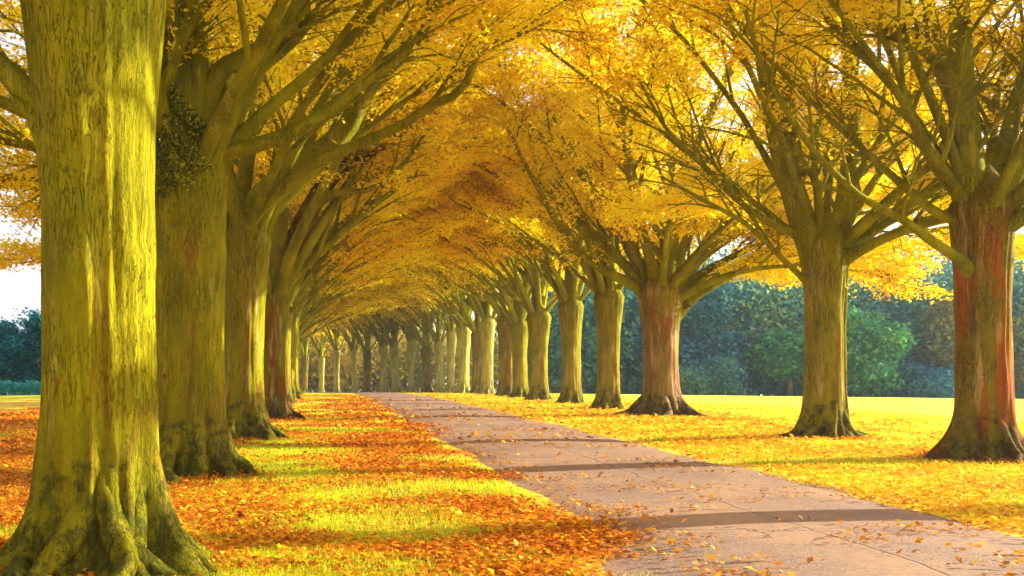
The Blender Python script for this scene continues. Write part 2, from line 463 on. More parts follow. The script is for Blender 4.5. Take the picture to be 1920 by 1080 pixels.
# ---- left row, near trees
t = (-1.76, 8.6)
make_tree(1, base_at(*t), 'thick olive-barked trunk closest to the viewer, mossy spreading roots, at the left edge', R=.455, H=4.9, nproc=7, inward=0,
          bark='bark_olive', limbs=[
              (local(t, [(120, 60, 8.6), (20, -60, 8.5), (-160, -260, 8.2), (-400, -420, 8)]), .17, .05),
              (local(t, [(60, 190, 8.6), (-20, 100, 8.7), (-150, 0, 9.0), (-420, -120, 9.5)]), .12, .04)],
          tp=dict(roots=9, rootdir=[-.25, -.62, -.95, -1.35, -1.8, -2.3, -2.75, .3, 1.4], bumps=[(-1.35, 3.5, .06, .20), (-1.9, 2.45, .04, .13), (-.9, 1.75, .035, .12), (-1.25, .95, .05, .16), (-2.3, 3.2, .05, .25), (-.45, 2.6, .05, .3)], flare=.35, top=1.35, reach=.85, lean=(-.06, 0), lobes=[(-.45, 1.5, .17), (-1.05, .8, .2), (-1.6, .45, .22), (-2.2, .9, .2), (-2.8, .9, .2), (.3, .9, .2), (1.2, .8, .2), (2.1, .9, .2), (3.0, .6, .2)]),
      per=60, size=.09, minz=3.2, low=1, mids=3)
t = (-1.95, 16.3)
l2, _ = make_tree(2, base_at(*t), 'stout olive trunk with a dark mossy burr, right behind the nearest left trunk', R=.56, H=4.5, nproc=6, inward=0, bark='bark_olive',
          limbs=[
              (local(t, [(360, 360, 16.3), (352, 240, 16.3), (362, 120, 16.3), (356, 0, 16.3), (350, -200, 16.5), (380, -500, 17)]), .40, .10),
              (local(t, [(395, 300, 16.2), (470, 276, 16.0), (560, 242, 15.8), (640, 190, 15.7), (700, 142, 15.6), (780, 80, 15.5), (830, -20, 15.6), (900, -220, 16)]), .13, .04),
              (local(t, [(395, 260, 16.3), (430, 190, 16.5), (500, 122, 16.9), (560, 68, 17.2), (600, -10, 17.5), (680, -200, 18)]), .15, .05),
              (local(t, [(400, 160, 16.3), (450, 112, 16.4), (510, 78, 16.6), (570, 20, 16.9), (620, -80, 17.2), (700, -260, 18)]), .15, .05),
              (local(t, [(300, 330, 15.9), (285, 220, 15.8), (318, 145, 15.7), (345, 60, 15.7), (372, -20, 15.6), (420, -200, 15.5)]), .10, .04)],
          tp=dict(roots=7, bumps=[(-1.75, 3.75, .12, .34), (-1.0, 2.6, .05, .15), (-.6, 3.3, .07, .25)], flare=.25, top=1.05, reach=.5, lobes=[(-.5, 1.1, .2), (.2, .8, .22), (-1.3, .5, .25), (-2.2, .8, .2), (-2.9, .7, .2), (1.2, .8, .2), (2.2, .8, .2)]),
          per=60, size=.10, minz=3.7, low=3, clear=lambda p: p[0] > -1.5 and p[1] < 1 and p[2] < 6.5, thick=.6)
t = (-1.72, 24.6)
make_tree(3, base_at(*t), 'third trunk of the left row, with a cream sunlit right edge and heavy limbs', R=.50, H=4.6, nproc=6, inward=0, bark='bark_mid',
          limbs=[
              (local(t, [(455, 440, 24.6), (490, 375, 24.6), (560, 318, 24.4), (640, 250, 24.2), (690, 160, 24.0), (760, 90, 24), (800, 0, 24), (850, -180, 24)]), .40, .10),
              (local(t, [(470, 420, 24.3), (520, 362, 24.0), (600, 300, 23.7), (740, 242, 23.3), (800, 205, 23.0), (870, 165, 22.8), (900, 85, 22.8), (930, 0, 22.8), (990, -160, 23)]), .16, .05),
              (local(t, [(450, 430, 25), (460, 330, 25.2), (480, 200, 25.4), (500, 60, 25.6), (510, -200, 26)]), .25, .07),
              (local(t, [(470, 410, 25), (510, 330, 25.4), (540, 240, 26), (600, 140, 26.5), (660, 0, 27)]), .16, .05)],
          tp=dict(roots=7, flare=.3, top=1.15, reach=.55, lean=(.1, 0)), per=80, size=.11, minz=4.0, low=3, mids=2, clear=lambda p: p[0] > -2 and p[1] < 0 and p[2] < 7.5, thick=.7)
t = (-1.55, 34.5)
make_tree(4, base_at(*t), 'fourth trunk of the left row, reddish brown with one very thick leaning limb', R=.56, H=3.9, nproc=7, inward=0, bark='bark_brown',
          limbs=[
              (local(t, [(505, 600, 34.5), (520, 530, 34.5), (550, 460, 34.4), (590, 375, 34.2), (635, 318, 34), (720, 265, 33.6), (800, 205, 33.2), (860, 120, 33), (950, 20, 33)]), .44, .10),
              (local(t, [(590, 385, 34.2), (630, 362, 33.6), (700, 352, 33), (770, 290, 32.4), (820, 210, 32)]), .12, .04)],
          tp=dict(roots=7, flare=.3, top=1.1, reach=.6), per=85, size=.13, minz=3.8, low=3)

# ---- right row, near trees
t = (11.85, 19.0)
make_tree(11, base_at(*t), 'red-brown trunk with flaring roots, nearest in the right row', R=.44, H=4.5, nproc=4, arches=2, inward=PI, bark='bark_red',
          limbs=[
              (local(t, [(1840, 420, 19), (1815, 300, 19), (1802, 160, 19), (1795, 0, 19), (1780, -250, 19)]), .34, .10),
              (local(t, [(1870, 420, 19.1), (1880, 300, 19.3), (1905, 180, 19.5), (1950, 20, 19.8), (2010, -200, 20)]), .20, .06),
              (local(t, [(1860, 400, 18.8), (1910, 320, 18.7), (1970, 250, 18.6), (2100, 140, 18.5)]), .18, .05),
              (local(t, [(1815, 500, 18.8), (1760, 462, 18.4), (1690, 410, 18.0), (1620, 372, 17.6), (1550, 310, 17.3), (1490, 235, 17.0), (1430, 130, 16.8), (1395, 20, 16.7)]), .085, .03),
              (local(t, [(1815, 430, 19), (1750, 395, 19.2), (1680, 335, 19.4), (1600, 262, 19.7), (1500, 165, 20), (1400, 60, 20.4), (1340, -40, 20.8)]), .085, .03),
              (local(t, [(1815, 390, 19), (1760, 320, 19), (1722, 250, 18.8), (1690, 150, 18.6), (1640, 30, 18.4), (1600, -120, 18.2)]), .10, .03),
              (local(t, [(1800, 160, 19), (1750, 110, 18.8), (1690, 70, 18.6), (1600, 0, 18.4)]), .09, .03)],
          tp=dict(roots=8, flare=.45, top=1.15, reach=1.0, lobes=[(PI + .25, 1.5, .2), (-.3, 1.2, .2), (-1.1, .8, .2), (-1.75, .6, .2), (-2.4, .8, .2), (.8, .9, .2), (1.6, .7, .2), (2.4, .9, .2)]),
          per=90, size=.10, minz=4.0, low=3, mids=4, clear=lambda p: p[1] < .5 and p[2] < 7.5, thick=.55)
t = (11.9, 25.0)
make_tree(12, base_at(*t), 'olive double-stemmed trunk with a deep seam, second in the right row', R=.46, H=4.5, nproc=3, arches=2, inward=PI, bark='bark_mid',
          limbs=[
              (local(t, [(1530, 480, 25), (1508, 430, 25), (1480, 340, 25), (1458, 260, 25), (1432, 110, 25), (1412, 0, 25), (1390, -200, 25)]), .38, .12),
              (local(t, [(1565, 480, 25), (1582, 400, 25.1), (1600, 260, 25.2), (1592, 110, 25.3), (1582, 0, 25.4), (1560, -200, 25.5)]), .30, .10),
              (local(t, [(1540, 460, 24.8), (1535, 380, 24.7), (1528, 290, 24.6), (1545, 160, 24.4), (1560, 20, 24.2)]), .12, .04),
              (local(t, [(1490, 330, 25), (1478, 200, 25.2), (1474, 80, 25.3), (1468, -60, 25.5)]), .20, .08),
              (local(t, [(1560, 475, 24.8), (1620, 448, 24.6), (1690, 400, 24.5), (1760, 350, 24.3), (1850, 300, 24)]), .13, .04),
              (local(t, [(1515, 452, 25), (1450, 420, 24.8), (1380, 372, 24.5), (1310, 300, 24.2), (1250, 240, 24), (1200, 150, 23.8)]), .10, .03),
              (local(t, [(1512, 530, 25), (1460, 478, 24.5), (1400, 420, 24), (1330, 380, 23.5), (1240, 330, 23)]), .075, .03)],
          tp=dict(roots=6, flare=.4, top=1.2, reach=.55, groove=[(-.75, .28, .13)]), per=90, size=.115, minz=3.2, low=3, mids=5, clear=lambda p: p[1] < -.5 and p[2] < 8, thick=.55)
t = (11.85, 36.8)
make_tree(13, base_at(*t), 'broad pinkish trunk under a vase of limbs, third in the right row', R=.62, H=4.3, nproc=9, inward=PI, bark='bark_pale',
          limbs=[
              (local(t, [(1215, 560, 36.8), (1180, 530, 36.6), (1130, 505, 36.4), (1060, 440, 36), (1000, 340, 35.6), (950, 240, 35.2)]), .22, .05),
              (local(t, [(1270, 590, 36.8), (1310, 550, 36.6), (1370, 515, 36.2), (1420, 480, 36), (1500, 420, 35.5)]), .22, .05),
              (local(t, [(1225, 560, 36.8), (1190, 470, 36.9), (1150, 400, 37), (1080, 300, 37), (1040, 200, 37)]), .20, .05)],
          tp=dict(roots=8, flare=.4, top=1.35, reach=.7), per=95, size=.13, minz=3.0, low=4, mids=6, thick=.75)

# ---- four patterns for the other trees (inward = +X; turned by pi for the right row)
protos = []
specs = [
    (42, 41.8, 'L', 'slim olive trunk with pale right side, fifth of the left row', .46, 'bark_olive', 'leaf_amber'),
    (50, 50.0, 'L', 'shaded narrow trunk, sixth of the left row, just right of the fifth', .42, 'bark_mid', 'leaf_gold'),
    (43, 43.2, 'R', 'upright olive trunk with orange streak, fourth of the right row', .46, 'bark_mid', 'leaf_gold'),
    (49, 49.6, 'R', 'short forked trunk with whitened right side, fifth of the right row', .44, 'bark_mid', 'leaf_amber')]
for (sd, y, side, lab, R, bk, lm) in specs:
    x = (XL + .05 if side == 'L' else XR) + bend(y)
    root, _ = make_tree(sd, base_at(x, y), lab, R=R, H=4.5, nproc=12, inward=0 if side == 'L' else PI, bark=bk, leafmat=lm,
                        per=84, size=.135, low=0, airy=True, leader=True, thick=.72, tp=dict(flare=.4, top=1.3, reach=.6))
    protos.append(root)

rr = random.Random(5)
look_l = ['olive trunk partly hidden by its neighbour', 'thin sunlit trunk leaning over the path', 'pale narrow trunk']
ys = [58, 66, 74, 82, 90, 98, 107, 116]
for i, y in enumerate(ys):
    p = protos[i % 2]
    x = XL + bend(y) + rr.uniform(-.15, .15)
    s_ = rr.uniform(.88, 1.12)
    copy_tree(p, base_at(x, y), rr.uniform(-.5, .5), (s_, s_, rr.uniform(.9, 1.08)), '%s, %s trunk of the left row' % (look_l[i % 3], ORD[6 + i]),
              {'trunk': M['bark_far_lit']} if i > 3 else None, AIRY[p.name] if y > 54 else None, (rr.uniform(-.025, .025), rr.uniform(-.02, .03)))
look_r = ['straight olive trunk', 'cream-edged trunk', 'mossy green trunk', 'leaning trunk']
ys = [55.8, 61.6, 67.0, 73.0, 79.0, 84.6, 90.2, 95.5, 100.8, 106, 111, 116, 121, 126, 131, 136, 141, 147, 153]
mats_cycle = ['bark_mid', 'bark_olive', 'bark_brown', 'bark_mid', 'bark_olive']
for i, y in enumerate(ys):
    p = protos[2 + i % 2]
    x = XR + bend(y) + rr.uniform(-.2, .2)
    far = ''
    s_ = rr.uniform(.86, 1.12) if i < 6 else rr.uniform(.66, .86)
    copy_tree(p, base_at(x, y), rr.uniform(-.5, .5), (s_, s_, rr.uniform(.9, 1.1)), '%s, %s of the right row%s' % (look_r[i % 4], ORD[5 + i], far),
              {'trunk': M[mats_cycle[i % 5] if i < 3 else ('bark_far_lit' if i % 4 else 'bark_brown')], 'crown': M['leaf_gold' if i % 3 else 'leaf_amber']},
              AIRY[p.name] if y > 56 else None, (rr.uniform(-.025, .025), rr.uniform(-.03, .03)))
# the neighbour outside the right edge whose shadow crosses the path
make_tree(10, base_at(12.0, 13.0), 'tree mostly outside the right edge, its branch tips in the top right corner', R=.45, H=4.6, nproc=8, inward=PI, size=.10, minz=6.5, low=6, clear=lambda p: p[2] < 8.5, avoid=lambda a, k: k % 3 == 2)

# ---- mossy burr under the fork of the second left tree
r = np.random.default_rng(77)
c = np.array([-.12, -.5, 4.95]); n = 8000
d = r.normal(0, 1, (n, 3)); d /= np.linalg.norm(d, axis=1)[:, None]
P = c + d * np.array([.46, .36, .72]) * (r.uniform(.55, 1, n) ** .5)[:, None] * (1 + .22 * np.sin(d[:, :1] * 7 + d[:, 2:] * 9))
V, F = leaf_quads(P, .06, 1.0, r, .1, .45)
mesh_obj('burr_shoots', V, F, M['moss_twigs'], l2, False)

# ------------------------------------------------------------------ ground
def axis(knots):
    out = []
    for (a, b, s) in knots: out += list(np.arange(a, b, s))
    return np.array(out + [knots[-1][1]])


gx = axis([(-1500, -200, 130), (-200, -60, 10), (-60, -12, 2), (-12, 24, .4), (24, 80, 2), (80, 220, 10), (220, 1500, 128)])
gy = axis([(-300, -10, 29), (-10, 40, .4), (40, 160, 2), (160, 400, 15), (400, 2200, 200)])
X, Y = np.meshgrid(gx, gy, indexing='ij')
Z = gz(X, Y) - 0.03 * (np.exp(-((X - bend(0) - 4.95) / 2.2) ** 4) * (Y < 85))
V = np.stack([X, Y, Z], -1).reshape(-1, 3); nx, ny = len(gx), len(gy)
i = np.arange(nx - 1)[:, None] * ny; j = np.arange(ny - 1)[None, :]
F = np.stack([i + j, i + ny + j, i + ny + j + 1, i + j + 1], -1).reshape(-1, 4)

m, t, out = mat('lawn_and_litter')
tc = N(t, 'ShaderNodeTexCoord'); co = tc.outputs['Object']
sep = N(t, 'ShaderNodeSeparateXYZ'); t.links.new(co, sep.inputs[0]); sx, sy = sep.outputs[0], sep.outputs[1]
g1 = tex(t, co, 9, 4, .7); g2 = tex(t, co, .35, 3)
grass = ramp(t, g1, [(.3, (.56, .56, .012)), (.55, (.80, .80, .02)), (.75, (.93, .92, .05))])
vor = N(t, 'ShaderNodeTexVoronoi', Scale=13.0); t.links.new(co, vor.inputs['Vector'])
vs = N(t, 'ShaderNodeSeparateColor'); t.links.new(vor.outputs['Color'], vs.inputs[0])
red = ramp(t, vs.outputs[0], [(0, (.14, .035, .006)), (.3, (.48, .12, .008)), (.7, (.82, .30, .012)), (1, (.94, .60, .02))])
gold = ramp(t, vs.outputs[0], [(0, (.50, .18, .01)), (.3, (.84, .44, .012)), (.6, (.94, .70, .02)), (1, (.95, .86, .05))])
right = smooth(t, sx, 3.0, 7.0)
litter = mixc(t, right, red, gold)
n = tex(t, co, .55, 4, .6, (1, .8, 1)); n2 = tex(t, co, 7, 3, .6)
amt = mth(t, 'ADD', mth(t, 'MULTIPLY', n, .7), mth(t, 'MULTIPLY', n2, .3))
# less litter far out on the field and far ahead
fade = mth(t, 'ADD', mth(t, 'MULTIPLY', smooth(t, sx, 13, 19), .32), mth(t, 'MULTIPLY', smooth(t, sy, 30, 70), .08))
fade = mth(t, 'ADD', fade, mth(t, 'MULTIPLY', mth(t, 'SUBTRACT', 1.0, smooth(t, mth(t, 'ABSOLUTE', mth(t, 'ADD', sx, .6)), .4, 1.6)), .12))
fade = mth(t, 'ADD', fade, mth(t, 'MULTIPLY', mth(t, 'SUBTRACT', 1.0, smooth(t, sx, -40, -14)), .2))
msk = smooth(t, mth(t, 'SUBTRACT', amt, fade), .38, .50)
base = mixc(t, msk, grass, litter)
base = mixc(t, .35, base, ramp(t, g2, [(.3, (.6, .6, .6)), (.7, (1, 1, 1))]), 'MULTIPLY')
bp = N(t, 'ShaderNodeBump', Strength=.7, Distance=.05)
t.links.new(mth(t, 'ADD', mth(t, 'MULTIPLY', vs.outputs[1], .5), g1), bp.inputs['Height'])
p = N(t, 'ShaderNodeBsdfPrincipled', Roughness=.9); p.inputs['Specular IOR Level'].default_value = .15
t.links.new(base, p.inputs['Base Color']); t.links.new(bp.outputs[0], p.inputs['Normal']); t.links.new(p.outputs[0], out.inputs[0])
g = mesh_obj('ground', V, F, m); g['kind'] = 'structure'

# ------------------------------------------------------------------ path
PX0, PX1 = 2.9, 7.0


def edge(y): return PX0 - .6 * np.clip((11.5 - y) / 3, 0, 1)

py_ = axis([(-10, 40, .4), (40, 175, 1.5)]); k = 14
V = []
for y in py_:
    for q in range(k):
        f = q / (k - 1)
        wob = 0.10 * math.sin(y * .7) + .07 * math.sin(y * 1.9 + 1)
        x = float(edge(y)) - .1 + (PX1 - float(edge(y))) * f + bend(y) + (wob if q == 0 else (.08 * math.sin(y * .8 + 2) + .05 * math.sin(y * 2.3) if q == k - 1 else 0))
        z = float(gz(x, y)) + .012 + .03 * math.sin(f * PI) - (.03 if q in (0, k - 1) else 0)
        V.append((x, y, z))
i = np.arange(len(py_) - 1)[:, None] * k; j = np.arange(k - 1)[None, :]
F = np.stack([i + j, i + j + 1, i + k + j + 1, i + k + j], -1).reshape(-1, 4)
m, t, out = mat('path_asphalt')
tc = N(t, 'ShaderNodeTexCoord'); co = tc.outputs['Object']
a1 = tex(t, co, 42, 5, .8); a2 = tex(t, co, .8, 4, .6, (1, .5, 1)); a3 = tex(t, co, 5, 4, .7)
base = ramp(t, a1, [(.32, (.07, .04, .026)), (.5, (.25, .15, .10)), (.68, (.52, .35, .24))])
base = mixc(t, smooth(t, a2, .35, .7), base, mixc(t, .5, base, (.52, .30, .13)))
base = mixc(t, mth(t, 'MULTIPLY', smooth(t, a3, .50, .68), .55), base, (.24, .15, .12))
sep = N(t, 'ShaderNodeSeparateXYZ'); t.links.new(co, sep.inputs[0])
# seams: one running along the path and joints across it, both a little crooked
wv = mth(t, 'MULTIPLY', mth(t, 'SUBTRACT', tex(t, co, .6, 3), .5), .35)
xx = mth(t, 'ADD', sep.outputs[0], wv)
s1 = mth(t, 'SUBTRACT', 1.0, smooth(t, mth(t, 'ABSOLUTE', mth(t, 'SUBTRACT', xx, 4.75)), .008, .022))
yy = mth(t, 'ADD', mth(t, 'ADD', sep.outputs[1], mth(t, 'MULTIPLY', sep.outputs[0], .12)), wv)
fr = mth(t, 'ABSOLUTE', mth(t, 'SUBTRACT', mth(t, 'FRACT', mth(t, 'DIVIDE', yy, 4.3)), .5))
s2 = mth(t, 'SUBTRACT', 1.0, smooth(t, fr, .002, .006))
seam = mth(t, 'MAXIMUM', s1, s2)
v2 = N(t, 'ShaderNodeTexVoronoi', Scale=.55); v2.feature = 'DISTANCE_TO_EDGE'
mpv = N(t, 'ShaderNodeVectorMath'); mpv.operation = 'ADD'
nn = N(t, 'ShaderNodeTexNoise', Scale=1.7, Detail=4.0); t.links.new(co, nn.inputs['Vector']); t.links.new(co, mpv.inputs[0]); t.links.new(nn.outputs['Color'], mpv.inputs[1])
t.links.new(mpv.outputs[0], v2.inputs['Vector'])
s3 = mth(t, 'MULTIPLY', mth(t, 'SUBTRACT', 1.0, smooth(t, v2.outputs['Distance'], .004, .014)), smooth(t, a2, .45, .6))
seam = mth(t, 'MAXIMUM', seam, s3)
base = mixc(t, mth(t, 'MULTIPLY', seam, .65), base, (.10, .06, .04))
bp = N(t, 'ShaderNodeBump', Strength=.5, Distance=.02)
t.links.new(mth(t, 'SUBTRACT', a1, seam), bp.inputs['Height'])
p = N(t, 'ShaderNodeBsdfPrincipled', Roughness=.85); p.inputs['Specular IOR Level'].default_value = .3
t.links.new(base, p.inputs['Base Color']); t.links.new(bp.outputs[0], p.inputs['Normal']); t.links.new(p.outputs[0], out.inputs[0])
o = mesh_obj('path', V, F, m); o['kind'] = 'structure'

# ------------------------------------------------------------------ fallen leaves and grass
def nz(x, y, s, o=0.0):
    return np.array([noise.fractal(Vector((a * s + o, b * s + o, 0)), 1.0, 2.0, 3) for a, b in zip(x, y)])


def scatter(n, x0, x1, y0, y1, seed, pw=1.7):
    """points of the strip, thinning with distance"""
    r = np.random.default_rng(seed)
    u = r.uniform(0, 1, n)
    y = (y0 ** (1 - pw) + u * (y1 ** (1 - pw) - y0 ** (1 - pw))) ** (1 / (1 - pw))
    x = r.uniform(x0, x1, n)
    return x, y, r


def litter_obj(name, n, x0, x1, y0, y1, seed, m, size, keep, label, pw=1.7, lift=.012):
    x, y, r = scatter(n, x0, x1, y0, y1, seed, pw)
    k = keep(x, y, r); x, y = x[k], y[k]
    sz = size * np.clip(y / 16, 1, 2.0) * np.clip(np.exp(r.normal(0, .3, len(x))), .5, 1.6)
    P = np.stack([x, y, gz(x, y) + lift + r.uniform(0, .02, len(x))], 1)
    V, F = leaf_quads(P, 1.0, .32, r, 0.0, .7)
    V = V.reshape(-1, 4, 3); V = P[:, None] + (V - P[:, None]) * sz[:, None, None]
    zmin = V[:, :, 2].min(1) - gz(V[:, :, 0].mean(1), V[:, :, 1].mean(1)); V[:, :, 2] += np.clip(.006 + lift - .012 - zmin, 0, None)[:, None]
    o = mesh_obj(name, V.reshape(-1, 3), F, m, None, False)
    o['kind'] = 'stuff'; o['label'] = label; o['category'] = 'fallen leaves'
    return o


def keep_left(x, y, r):
    v = nz(x, y, .45, 3.1) - .35 * np.exp(-((x + .6) / 1.3) ** 2) - np.clip(x - edge(y) + .55, 0, 9) * 1.1
    return (v > -.30 + r.normal(0, .16, len(x)))


def keep_right(x, y, r):
    v = nz(x, y, .45, 9.4) - np.clip(x - 11.5, 0, 9) * .10 - np.clip(7.2 - x, 0, 9) * .9
    return (v > -.22 + r.normal(0, .16, len(x)))


litter_obj('fallen_leaves', 260000, -12, 3.7, 6.5, 70, 21, M['litter_red'], .050, keep_left, 'rust and orange fallen leaves carpeting the ground left of the path')
litter_obj('fallen_leaves', 130000, 6.6, 19, 8.5, 80, 22, M['litter_gold'], .052, keep_right, 'golden fallen leaves on the grass right of the path')
litter_obj('fallen_leaves', 11000, 2.8, 7.2, 7.5, 60, 23, M['litter_path'], .058,
           lambda x, y, r: nz(x, y, .7, 5.5) + .7 * np.clip(3.7 - x, 0, 2) - .06 > r.uniform(-.15, .75, len(x)), 'single dry leaves scattered over the asphalt path', lift=.055)


Q = []; r = np.random.default_rng(44)
for (x, y, R_) in ((-1.76, 8.6, .72), (-1.95, 16.3, .8), (-1.72, 24.6, .75), (-1.55, 34.5, .8), (11.85, 19, .75), (11.9, 25, .65), (11.85, 36.8, .9)):
    k = 1500; a = r.uniform(0, 2 * PI, k); d = R_ * .75 + np.abs(r.normal(0, .38, k))
    px_, pyy = x + d * np.cos(a), y + d * np.sin(a)
    Q.append(np.stack([px_, pyy, gz(px_, pyy) + .015 + r.uniform(0, .07, k) * np.exp(-(d - R_ * .75) / .3)], 1))
V, F = leaf_quads(np.concatenate(Q), .06, .6, r, 0, .7)
o = mesh_obj('fallen_leaves', V, F, M['litter_red'], None, False)
o['kind'] = 'stuff'; o['label'] = 'brown leaves drifted against the roots of the nearest trunks'; o['category'] = 'fallen leaves'


def grass_obj(n, x0, x1, y0, y1, seed, keep, label):
    x, y, r = scatter(n, x0, x1, y0, y1, seed, 1.8)
    k = keep(x, y, r); x, y = x[k], y[k]; n = len(x)
    h = r.uniform(.03, .075, n); w = .004 * np.clip(y / 9, 1, 4)
    az = r.uniform(0, 2 * PI, n); P = np.stack([x, y, gz(x, y) - .005], 1)
    d = np.stack([np.cos(az), np.sin(az), 0 * az], 1); l = np.stack([r.normal(0, .4, n), r.normal(0, .4, n), np.ones(n)], 1) * h[:, None]
    V = np.stack([P - d * w[:, None], P + d * w[:, None], P + l * .6 + d * w[:, None] * .7, P + l], 1).reshape(-1, 3)
    o = mesh_obj('grass', V, np.arange(4 * n).reshape(-1, 4), M['grass'], None, False)
    o['kind'] = 'stuff'; o['label'] = label; o['category'] = 'grass'


def gk_left(x, y, r):
    v = -nz(x, y, .45, 3.1) + .35 * np.exp(-((x + .6) / 1.3) ** 2)
    return (v > .10 + r.normal(0, .12, len(x))) & (x < 2.7)


def gk_right(x, y, r):
    v = -nz(x, y, .45, 9.4) + np.clip(x - 13, 0, 9) * .1
    return (v > .02 + r.normal(0, .12, len(x))) & (x > 7.3)


grass_obj(170000, -8, 3, 6.5, 40, 31, gk_left, 'yellow-green grass tufts showing through the leaves left of the path')
grass_obj(150000, 7, 22, 9, 50, 32, gk_right, 'bright yellow grass between the path and the field on the right')

# ------------------------------------------------------------------ the wood behind the field
def wood_leaves(r, cx, cy, cz, rx, ry, rz, n, size):
    d = r.normal(0, 1, (n, 3)); d /= np.linalg.norm(d, axis=1)[:, None]
    lump = 1 + .30 * np.sin(d[:, 0] * 4 + cx) * np.sin(d[:, 2] * 5 + cy) + .16 * np.sin(d[:, 0] * 9 + d[:, 1] * 8 + cz * 3 + cx)
    rad = (r.uniform(.2, 1.1, n) ** .5) * lump
    P = np.array([cx, cy, cz]) + d * rad[:, None] * np.array([rx, ry, rz])
    return P


HAZE_BLUE = [(0, (.03, .13, .24)), (.5, (.06, .24, .32)), (1, (.14, .36, .28))]  # bluish haze of distance put into the leaf colour
M['wood_haze_blue'] = leaf_mat('wood_haze_blue', HAZE_BLUE, .2, .12, .4)
M['wood_haze_mixed'] = leaf_mat('wood_haze_mixed', [(0, (.02, .09, .18)), (.35, (.06, .22, .28)), (.65, (.15, .34, .17)), (1, (.45, .45, .14))], .25, .10, .4)  # the blue stops carry distance haze in the leaf colour too
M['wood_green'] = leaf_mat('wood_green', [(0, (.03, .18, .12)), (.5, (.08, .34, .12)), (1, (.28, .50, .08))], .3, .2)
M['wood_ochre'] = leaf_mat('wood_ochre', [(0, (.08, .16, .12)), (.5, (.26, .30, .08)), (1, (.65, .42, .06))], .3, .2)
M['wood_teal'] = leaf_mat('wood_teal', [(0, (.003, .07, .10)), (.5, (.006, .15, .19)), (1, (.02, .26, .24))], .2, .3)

r = np.random.default_rng(91)
P = []
for k in range(190):
    a = r.uniform(-.42, .86)                  # bearing x/y
    y = r.uniform(150, 175) if a < .22 else r.uniform(100, 135)
    x = a * y; s = r.uniform(4, 7)
    if a < .22: continue
    z0 = float(gz(x, y)); h = r.uniform(10, 15) if y < 112 else r.uniform(13, 20)
    P.append(wood_leaves(r, x, y, z0 + h * .5, s, s, h * .55, 2600, 1))
n = 16000                                   # undergrowth along the foot of the wood
a = r.uniform(.22, .86, n); y = 99 + r.uniform(0, 5, n); x = a * y
P.append(np.stack([x, y, gz(x, y) + r.uniform(0, 1, n) * (2.4 + np.sin(x * .6) + .8 * np.sin(x * 1.7))], 1))
P = np.concatenate(P); P = P[P[:, 2] > gz(P[:, 0], P[:, 1]) + .1]
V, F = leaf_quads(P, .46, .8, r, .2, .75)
o = mesh_obj('woodland', V, F, M['wood_haze_mixed'], None, False); o['kind'] = 'stuff'
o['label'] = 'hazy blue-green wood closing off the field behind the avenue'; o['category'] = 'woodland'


P = []
for k in range(90):
    a = r.uniform(-.16, .26); y = r.uniform(160, 178); x = a * y; s = r.uniform(3.5, 6); z0 = float(gz(x, y)); h = r.uniform(9, 17)
    P.append(wood_leaves(r, x, y, z0 + h * .45, s, s, h * .52, 900, 1))
P = np.concatenate(P); P = P[P[:, 2] > gz(P[:, 0], P[:, 1]) + .1]
M['wood_gold'] = leaf_mat('wood_gold', [(0, (.12, .16, .03)), (.4, (.45, .40, .03)), (.8, (.85, .62, .04)), (1, (.9, .7, .05))], .4, .15, .4)
V, F = leaf_quads(P, .6, .8, r, .2, .75)
o = mesh_obj('woodland', V, F, M['wood_gold'], None, False); o['kind'] = 'stuff'
o['label'] = 'golden autumn wood closing the far end of the avenue past the bend'; o['category'] = 'woodland'


def wood_tree(seed, name, mt, label, x, y, h, s, lobes=14, n=900, cat='tree', trunk=True, size=.42):
    r = np.random.default_rng(seed); z0 = float(gz(x, y))
    root = empty(name, (x, y, z0), label, cat)
    if trunk:
        mb = MB(); p = arc(r, (0, 0, -.2), 0, 1.5, 1.5, h * .7, 8, .03); mb.tube(p, np.linspace(.28, .08, len(p)), 8)
        for q in range(6):
            b = arc(r, p[3 + q % 4], q * 1.1, .9, .5, h * .32, 6, .08); mb.tube(b, np.linspace(.1, .03, len(b)), 6)
        mb.build('trunk', M['bark_pale'], root)
    P = []
    for q in range(lobes):
        a = r.uniform(0, 2 * PI); d = r.uniform(0, .6) * s; zz = (h * .22 if trunk else h * .15) + r.uniform(0, .6) * h
        k = s * r.uniform(.26, .52) * (1.2 - .5 * zz / h)
        P.append(wood_leaves(r, d * math.cos(a), d * math.sin(a), zz, k, k, k * .8, n, 1))
    P = np.concatenate(P); P = P[P[:, 2] > .05]
    V, F = leaf_quads(P, size, .8, r, .2, .75)
    mesh_obj('crown' if trunk else 'foliage', V, F, M[mt], root, False)
    return root


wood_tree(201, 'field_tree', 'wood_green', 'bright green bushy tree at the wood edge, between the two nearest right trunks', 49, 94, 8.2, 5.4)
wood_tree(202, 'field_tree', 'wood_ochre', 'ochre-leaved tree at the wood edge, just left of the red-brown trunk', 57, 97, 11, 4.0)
wood_tree(203, 'field_tree', 'wood_haze_blue', 'dark blue-green tree beyond the field, right of the broad pinkish trunk', 36, 98, 11.5, 5.5)
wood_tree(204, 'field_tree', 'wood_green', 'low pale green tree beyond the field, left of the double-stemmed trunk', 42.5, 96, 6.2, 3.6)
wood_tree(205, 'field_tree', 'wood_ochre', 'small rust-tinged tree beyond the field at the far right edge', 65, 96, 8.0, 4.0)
wood_tree(206, 'field_tree', 'wood_haze_blue', 'slate blue tree beyond the field, behind the fourth and fifth right trunks', 29, 103, 10, 5.0)
wood_tree(207, 'shrub', 'wood_haze_blue', 'dark shrub at the wood foot seen right of the double-stemmed trunk', 52, 92.5, 2.6, 4.2, 6, 900, 'shrub', False, .3)
